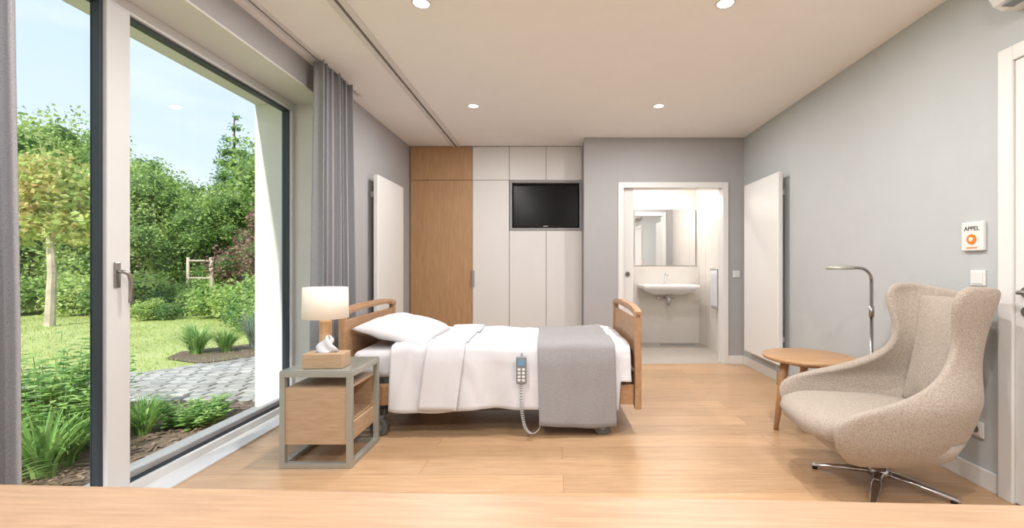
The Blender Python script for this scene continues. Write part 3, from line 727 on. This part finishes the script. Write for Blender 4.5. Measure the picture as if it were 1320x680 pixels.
# ------------------------------------------------------------------ garden
GZ = -0.12
finish("ground_lawn", [(-60, -25, GZ), (XLo-0.05, -25, GZ), (XLo-0.05, 70, GZ), (-60, 70, GZ)], [(0, 1, 2, 3)], M['lawn'])
def poly(name, pts, z, m): 
    return finish(name, [(x, y, z) for x, y in pts], [tuple(range(len(pts)))], m)
poly("ground_mulch_bed", [(-2.42, -1.2), (-2.42, 4.1), (-3.6, 4.15), (-4.6, 4.3), (-4.9, 3.6), (-4.5, 2.0), (-4.2, -1.2)], GZ+0.015, M['mulch'])
poly("ground_mulch_border", [(-3.2, 7.2), (-4.0, 6.2), (-4.5, 5.7), (-5.2, 6.0), (-5.4, 6.5), (-4.6, 7.4)], GZ+0.012, M['mulch'])
V, F = [], []
for _ in range(2600):
    x = random.uniform(-4.7, -2.45); y = random.uniform(0.5, 4.1); a = random.uniform(0, 6.28); l = random.uniform(0.012, 0.035); ww = l*0.35; z = GZ+0.018+random.random()*0.012
    ca, sa = math.cos(a), math.sin(a); b = len(V); tz = random.uniform(-0.008, 0.008)
    for dx, dy, dz in ((-l, -ww, -tz), (l, -ww, tz), (l, ww, tz), (-l, ww, -tz)): V.append((x+dx*ca-dy*sa, y+dx*sa+dy*ca, z+dz))
    F.append((b, b+1, b+2, b+3))
finish("mulch_chips", V, F, M['chips'])
V, F = [], []
s = 0.165
for i in range(-2, 26):
    for j in range(0, 20):
        x = -2.5-i*s+(0.5*s if j % 2 else 0); y = 4.15+j*s*0.95
        if y > 6.1+1.15*(x+3.96) or x > -2.44 or y > 7.2: continue
        h = 0.02+random.random()*0.008; e = s/2-0.008-random.random()*0.006; b = len(V); jx, jy = random.uniform(-.006, .006), random.uniform(-.006, .006)
        for zz, q in ((GZ, e), (GZ+h, e), (GZ+h+0.008, e-0.014)):
            for dx, dy in ((-1, -1), (1, -1), (1, 1), (-1, 1)): V.append((x+jx+dx*q, y+jy+dy*q*0.92, zz))
        for r_ in (0, 4):
            for k in range(4): F.append((b+r_+k, b+r_+(k+1) % 4, b+r_+4+(k+1) % 4, b+r_+4+k))
        F.append((b+8, b+9, b+10, b+11))
finish("cobblestone_path", V, F, M['stone'])
poly("ground_path_sand", [(-2.42, 4.08), (-5.5, 4.2), (-5.6, 4.3), (-3.96, 6.2), (-3.2, 7.1), (-2.42, 7.1)], GZ+0.014, mat("joint_sand", srgb(156, 147, 130), 0.95, var=0.2, vscale=30))

def leaves_np(centers, size, aspect=0.5, up=0.0):
    n = len(centers)
    d = rng.normal(size=(n, 3)); d[:, 2] = d[:, 2]*0.7 - 0.1; d /= np.linalg.norm(d, axis=1)[:, None]
    q = rng.normal(size=(n, 3)); q -= (q*d).sum(1)[:, None]*d; q /= np.linalg.norm(q, axis=1)[:, None]
    l = size*rng.uniform(0.6, 1.3, n)[:, None]
    a = centers-d*l*0.5; b = centers+q*l*aspect*0.5; c = centers+d*l*0.5; e = centers-q*l*aspect*0.5
    V = np.stack([a, b, c, e], 1).reshape(-1, 3)
    F = (np.arange(n)[:, None]*4+np.arange(4)[None]).tolist()
    return V, F
def ico(c, r, seed):
    bm = bmesh.new(); bmesh.ops.create_icosphere(bm, subdivisions=2, radius=1)
    V = [(Vector(v.co)*r*(1+0.25*noise.noise(Vector(v.co)*2+Vector((seed, 0, 0))))) for v in bm.verts]
    F = [[v.index for v in f.verts] for f in bm.faces]; bm.free()
    return [(c[0]+v.x, c[1]+v.y, c[2]+v.z) for v in V], F
def crown(name, blobs, n, size, leafm, trunk=None, barkm=None, core=0.6, aspect=0.55):
    C = []
    vols = np.array([b[3]**2 for b in blobs]); vols = vols/vols.sum()
    for bl, pr in zip(blobs, vols):
        k = int(n*pr); d = rng.normal(size=(k, 3)); d /= np.linalg.norm(d, axis=1)[:, None]
        rad = bl[3]*rng.uniform(0.55, 1.18, k)[:, None]
        lump = 1+0.22*np.sin(d[:, :1]*7+bl[0])*np.cos(d[:, 1:2]*6+bl[1])+0.16*np.sin(d[:, 2:3]*9)
        C.append(np.array(bl[:3])[None]+d*rad*lump*np.array([[1, 1, 0.92]]))
    C = np.concatenate(C); V, F = leaves_np(C, size, aspect); V = V.tolist(); mi_ = [0]*len(F)
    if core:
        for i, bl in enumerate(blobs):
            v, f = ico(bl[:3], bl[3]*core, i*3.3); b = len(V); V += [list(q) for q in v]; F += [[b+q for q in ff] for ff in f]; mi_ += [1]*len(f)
    if trunk:
        for (p0, p1, r0, r1) in trunk:
            p0, p1 = Vector(p0), Vector(p1); t_ = (p1-p0).normalized(); s1 = t_.orthogonal().normalized(); s2 = t_.cross(s1); b = len(V)
            for p, r_ in ((p0, r0), (p1, r1)):
                for k in range(8):
                    a = k*math.pi/4; V.append(list(p+(s1*math.cos(a)+s2*math.sin(a))*r_))
            for k in range(8): F.append([b+k, b+(k+1) % 8, b+8+(k+1) % 8, b+8+k]); mi_.append(2)
    me = bpy.data.meshes.new(name+"_mesh"); me.from_pydata(V, [], F); me.update()
    for m in (leafm, M['core'], barkm or M['barkd']): me.materials.append(m)
    me.polygons.foreach_set("material_index", mi_)
    return me
def inst(name, me, x, y, z=GZ, s=1.0, rz=0.0, sz=None):
    o = bpy.data.objects.new(name, me); o.location = (x, y, z); o.scale = (s, s, sz or s); o.rotation_euler = (0, 0, rz); COL.objects.link(o); return o
def rblobs(seed, h0, h1, R, k):
    r = random.Random(seed); out = []
    for i in range(k):
        t_ = i/(k-1); zc = h0+(h1-h0)*t_; sp = R*math.sin(math.pi*(0.18+0.75*t_))
        a = r.uniform(0, 6.28); d = sp*r.uniform(0.3, 0.85)
        out.append((d*math.cos(a), d*math.sin(a), zc, R*r.uniform(0.26, 0.5)))
    return out
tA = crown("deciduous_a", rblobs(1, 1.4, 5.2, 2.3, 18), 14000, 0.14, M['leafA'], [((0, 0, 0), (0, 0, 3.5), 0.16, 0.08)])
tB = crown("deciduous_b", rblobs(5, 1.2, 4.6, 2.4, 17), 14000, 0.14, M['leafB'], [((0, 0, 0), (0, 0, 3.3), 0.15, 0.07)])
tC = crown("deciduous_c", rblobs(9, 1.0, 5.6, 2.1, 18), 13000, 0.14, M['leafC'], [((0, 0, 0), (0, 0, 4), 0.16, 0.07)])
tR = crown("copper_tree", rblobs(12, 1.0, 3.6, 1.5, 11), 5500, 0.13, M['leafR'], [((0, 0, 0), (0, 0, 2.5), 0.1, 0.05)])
con = []
for i in range(15):
    z_ = 0.5+0.44*i; R_ = 1.7*(1-z_/7.3)
    for k in range(5 if i < 12 else 2):
        a = k*1.257+i*0.8; con.append((R_*0.6*math.cos(a), R_*0.6*math.sin(a), z_, R_*0.42+0.06))
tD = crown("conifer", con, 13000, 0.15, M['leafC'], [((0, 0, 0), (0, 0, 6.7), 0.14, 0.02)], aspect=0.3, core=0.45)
def P_(px, d): return (px-715)/580*d
rows = [(-60, 15, tB, 1.05, 0), (15, 16, tB, 1.2, 1), (68, 18, tA, 1.16, 2), (115, 17, tA, 0.98, 3), (165, 17, tB, 0.95, 4), (212, 18, tA, 0.84, 5), (255, 19, tC, 0.76, 6), (302, 18, tD, 1.08, 1),
        (340, 17, tB, 0.9, 2), (390, 16, tA, 1.0, 3), (440, 18, tB, 1.0, 4), (326, 13.5, tR, 0.74, 0), (182, 14, tA, 0.7, 2), (232, 15, tB, 0.64, 1), (140, 14, tB, 0.75, 5), (280, 15, tA, 0.62, 3), (40, 13.5, tA, 0.74, 6),
        (-160, 13, tA, 1.0, 2), (-320, 12, tC, 1.0, 1), (-520, 10, tB, 1.0, 5), (-800, 8, tA, 1.0, 3), (0, 21, tB, 1.3, 0), (100, 22, tA, 1.15, 2), (190, 23, tC, 1.1, 4), (-90, 12.5, tB, 0.7, 2)]
for px, d, me, s_, r_ in rows:
    inst("conifer_tree" if me is tD else "copper_beech_tree" if me is tR else "garden_tree", me, P_(px, d), d, s=s_, rz=r_)
yb = [(0, 0, 2.5, 0.66), (0.5, 0.1, 2.1, 0.5), (-0.55, 0, 2.15, 0.5), (0.1, -0.3, 3.0, 0.48), (-0.25, 0.2, 3.3, 0.38), (0.4, 0.2, 2.8, 0.48), (-0.6, 0.1, 2.75, 0.42)]
ym = crown("young_tree", yb, 4200, 0.14, M['leafO'], [((0, 0, 0), (0.05, 0, 1.1), 0.085, 0.07), ((0.05, 0, 1.1), (0, 0, 1.9), 0.07, 0.055), ((0, 0, 1.8), (0.45, 0.1, 2.6), 0.035, 0.015), ((0, 0, 1.8), (-0.45, 0, 2.6), 0.035, 0.015), ((0, 0, 1.8), (0, 0, 3.2), 0.04, 0.01)], M['bark'], core=0)
inst("young_ornamental_tree", ym, P_(64, 9.3), 9.3)
st = empty("tree_stake_frame", (P_(258, 13.0), 13.0, GZ))
for a, b in ((-0.35, 0), (0.35, 0), (0, 0.4)):
    cyl("stake", (a, b, 0), (a, b, 1.5), 0.04, M['bark'], st, 10)
cyl("crossbar", (-0.37, 0, 1.4), (0.37, 0, 1.4), 0.03, M['bark'], st, 8); cyl("crossbar_low", (-0.37, 0, 0.9), (0.37, 0, 0.9), 0.03, M['bark'], st, 8)
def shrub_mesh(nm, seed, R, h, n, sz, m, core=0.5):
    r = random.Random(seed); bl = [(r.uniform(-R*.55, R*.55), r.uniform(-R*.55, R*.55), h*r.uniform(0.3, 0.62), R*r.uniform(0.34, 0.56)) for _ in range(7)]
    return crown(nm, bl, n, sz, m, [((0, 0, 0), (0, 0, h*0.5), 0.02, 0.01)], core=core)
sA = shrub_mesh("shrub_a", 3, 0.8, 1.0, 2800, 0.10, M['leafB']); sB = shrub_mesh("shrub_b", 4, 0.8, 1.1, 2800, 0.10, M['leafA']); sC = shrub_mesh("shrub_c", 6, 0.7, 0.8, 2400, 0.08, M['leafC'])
for i, (px, d, me, s_) in enumerate([(-30, 11.5, sA, 1.1), (20, 11.5, sB, 1.0), (60, 12, sA, 1.1), (95, 12, sB, .9), (120, 11.5, sA, 1.0), (150, 11, sC, 1.1), (178, 11.5, sA, 1.1), (205, 11.5, sC, .9), (232, 12, sB, .8), (258, 11.5, sA, .7), (283, 11, sB, 0.8),
        (305, 10.5, sA, .9), (330, 10, sC, 1.0), (360, 10, sB, 1.1), (400, 10, sA, 1.1), (-90, 11, sC, 1.3), (222, 10.5, sC, .5), (190, 10.3, sA, .5), (315, 8.8, sC, .7), (345, 8.5, sB, .7)]):
    inst("garden_shrub", me, P_(px, d), d, s=s_, rz=i*1.3)
def tuft(name, n, h, spread, width, m, seed):
    r = random.Random(seed); V, F = [], []
    for _ in range(n):
        a = r.uniform(0, 6.28); L = h*r.uniform(0.7, 1.25); b0 = r.uniform(0, spread*0.2); out = spread*r.uniform(0.3, 1.2)
        ca, sa = math.cos(a), math.sin(a); base = len(V); S = 6; wv = width*r.uniform(0.6, 1.2)
        for k in range(S+1):
            t_ = k/S; rad = b0+out*t_**1.6; z = L*(t_-0.42*t_**3*min(1, out/spread)); ww = wv*(1-t_**2)*0.5+0.0005
            V.append((rad*ca-ww*sa, rad*sa+ww*ca, z)); V.append((rad*ca+ww*sa, rad*sa-ww*ca, z))
        for k in range(S): F.append((base+2*k, base+2*k+1, base+2*k+3, base+2*k+2))
    me = bpy.data.meshes.new(name); me.from_pydata(V, [], F); me.materials.append(m); me.update(); return me
g1 = tuft("grass_tuft", 200, 0.42, 0.32, 0.014, M['leafP'], 1); g2 = tuft("broad_tuft", 90, 0.42, 0.30, 0.030, M['leafP'], 2); g3 = tuft("lavender", 220, 0.55, 0.26, 0.010, M['lav'], 3)
for i, (x, y, me, s_, nm) in enumerate([(-2.98, 2.62, g2, 1.0, "hosta_plant"), (-3.3, 2.35, g2, .9, "hosta_plant"), (-3.0, 3.28, g1, .75, "ornamental_grass"), (-2.85, 2.15, g1, .8, "ornamental_grass"), (-3.02, 2.78, g1, .8, "ornamental_grass"),
        (-5.05, 6.35, g1, 1.15, "ornamental_grass"), (-4.75, 6.5, g1, .9, "ornamental_grass"), (-4.5, 6.75, g3, 1.2, "lavender_plant"), (-4.3, 7.1, g3, 1.3, "lavender_plant"), (-4.15, 6.55, g3, .9, "lavender_plant"), (-3.7, 2.3, g2, 1.0, "hosta_plant"), (-2.9, 1.6, g1, 1.0, "ornamental_grass")]):
    inst(nm, me, x, y, GZ+0.01, s_, i*0.9)
def leafy(name, n, R, h, size, m, seed):
    r = random.Random(seed); V, F = [], []
    for _ in range(n):
        a = r.uniform(0, 6.28); rr = R*math.sqrt(r.random()); L = h*r.uniform(0.6, 1.1)*(1-0.35*rr/R)
        bx, by = rr*0.5*math.cos(a), rr*0.5*math.sin(a); tx, ty = rr*1.1*math.cos(a), rr*1.1*math.sin(a)
        b = len(V)
        for x, y, z in ((bx, by, 0), (tx, ty, L)):
            V.append((x-0.003, y, z)); V.append((x+0.003, y, z))
        F.append((b, b+1, b+3, b+2))
        for k in range(9):
            t_ = 0.2+0.8*k/8; px_, py_, pz_ = bx+(tx-bx)*t_, by+(ty-by)*t_, L*t_
            for q in (0, 1):
                an = k*1.9+q*math.pi+a; sz = size*r.uniform(0.7, 1.2)*(1.15-0.5*t_); dx, dy = math.cos(an), math.sin(an); b = len(V); dz = r.uniform(-0.25, 0.45)
                V.append((px_, py_, pz_)); V.append((px_+dx*sz*.5-dy*sz*.28, py_+dy*sz*.5+dx*sz*.28, pz_+dz*sz*.6)); V.append((px_+dx*sz, py_+dy*sz, pz_+dz*sz*0.5)); V.append((px_+dx*sz*.5+dy*sz*.28, py_+dy*sz*.5-dx*sz*.28, pz_+dz*sz*.6))
                F.append((b, b+1, b+2, b+3))
    me = bpy.data.meshes.new(name); me.from_pydata(V, [], F); me.materials.append(m); me.update(); return me
l1 = leafy("perennial_tall", 60, 0.45, 0.75, 0.13, M['leafP'], 4); l2 = leafy("perennial_low", 50, 0.24, 0.26, 0.08, M['leafP'], 5)
for i, (x, y, me, s_) in enumerate([(-3.65, 3.3, l1, 1.0), (-3.35, 2.95, l1, .75), (-4.2, 2.9, l1, 1.05), (-2.8, 3.5, l2, .95), (-3.5, 1.9, l1, .9)]):
    inst("perennial_plant", me, x, y, GZ+0.01, s_, i*1.1)
n = 22000
gx = rng.uniform(-13, -4.2, n); gy = rng.uniform(1.5, 11, n)
keep = (gy > 6.1+1.15*(gx+3.96)) & ~((gx > -5.0) & (gy < 4.4)); gx = gx[keep]; gy = gy[keep]; n = len(gx)
an = rng.uniform(0, 6.28, n); hh = rng.uniform(0.02, 0.05, n); lx = rng.normal(0, 0.012, n); ww = 0.006
V = np.stack([np.stack([gx-ww*np.cos(an), gy-ww*np.sin(an), np.full(n, GZ)], 1), np.stack([gx+ww*np.cos(an), gy+ww*np.sin(an), np.full(n, GZ)], 1), np.stack([gx+lx, gy, GZ+hh], 1)], 1).reshape(-1, 3)
F = (np.arange(n)[:, None]*3+np.arange(3)[None]).tolist()
finish("lawn_grass_blades", V, F, M['lawnb'])

# ------------------------------------------------------------------ world + sun
wld = bpy.data.worlds.new("sky"); scene.world = wld; wld.use_nodes = True; t = wld.node_tree; t.nodes.clear()
o = t.nodes.new("ShaderNodeOutputWorld"); bg = t.nodes.new("ShaderNodeBackground"); tc = t.nodes.new("ShaderNodeTexCoord")
sp = t.nodes.new("ShaderNodeSeparateXYZ"); r = t.nodes.new("ShaderNodeValToRGB")
t.links.new(tc.outputs["Generated"], sp.inputs[0]); t.links.new(sp.outputs["Z"], r.inputs["Fac"])
r.color_ramp.elements[0].position = 0.0; r.color_ramp.elements[0].color = (0.80, 0.90, 1.0, 1)
r.color_ramp.elements[1].position = 0.75; r.color_ramp.elements[1].color = (0.42, 0.62, 0.92, 1)
n = t.nodes.new("ShaderNodeTexNoise"); n.inputs["Scale"].default_value = 2.2; n.inputs["Detail"].default_value = 6
mp = t.nodes.new("ShaderNodeMapping"); mp.inputs["Scale"].default_value = (1, 1, 3.2)
t.links.new(tc.outputs["Generated"], mp.inputs[0]); t.links.new(mp.outputs[0], n.inputs["Vector"])
cr = t.nodes.new("ShaderNodeValToRGB"); cr.color_ramp.elements[0].position = 0.45; cr.color_ramp.elements[1].position = 0.72
t.links.new(n.outputs["Fac"], cr.inputs["Fac"])
mx = t.nodes.new("ShaderNodeMix"); mx.data_type = 'RGBA'
t.links.new(cr.outputs["Color"], mx.inputs[0]); t.links.new(r.outputs["Color"], mx.inputs[6]); mx.inputs[7].default_value = (0.95, 0.975, 1, 1)
t.links.new(mx.outputs[2], bg.inputs["Color"]); bg.inputs["Strength"].default_value = 1.12; t.links.new(bg.outputs[0], o.inputs[0])
sl = bpy.data.lights.new("sun", 'SUN'); sl.energy = 5.0; sl.angle = math.radians(1.5); sl.color = (1, 0.95, 0.88)
so2 = bpy.data.objects.new("sun", sl); COL.objects.link(so2)
d = Vector((-0.10, -0.72, 0.68)); so2.rotation_euler = d.to_track_quat('Z', 'Y').to_euler(); so2.location = (-8, -6, 12)

# ------------------------------------------------------------------ camera
cam = bpy.data.cameras.new("camera"); co = bpy.data.objects.new("camera", cam); COL.objects.link(co)
co.location = (0, 0, 1.12); co.rotation_euler = (math.radians(90), 0, 0)
cam.sensor_width = 36; cam.lens = 580/1320*36; cam.shift_x = -55/1320; cam.shift_y = 3/1320; cam.clip_start = 0.05; cam.clip_end = 300
scene.camera = co
scene.view_settings.view_transform = 'Standard'; scene.view_settings.look = 'None'; scene.view_settings.exposure = 0.17
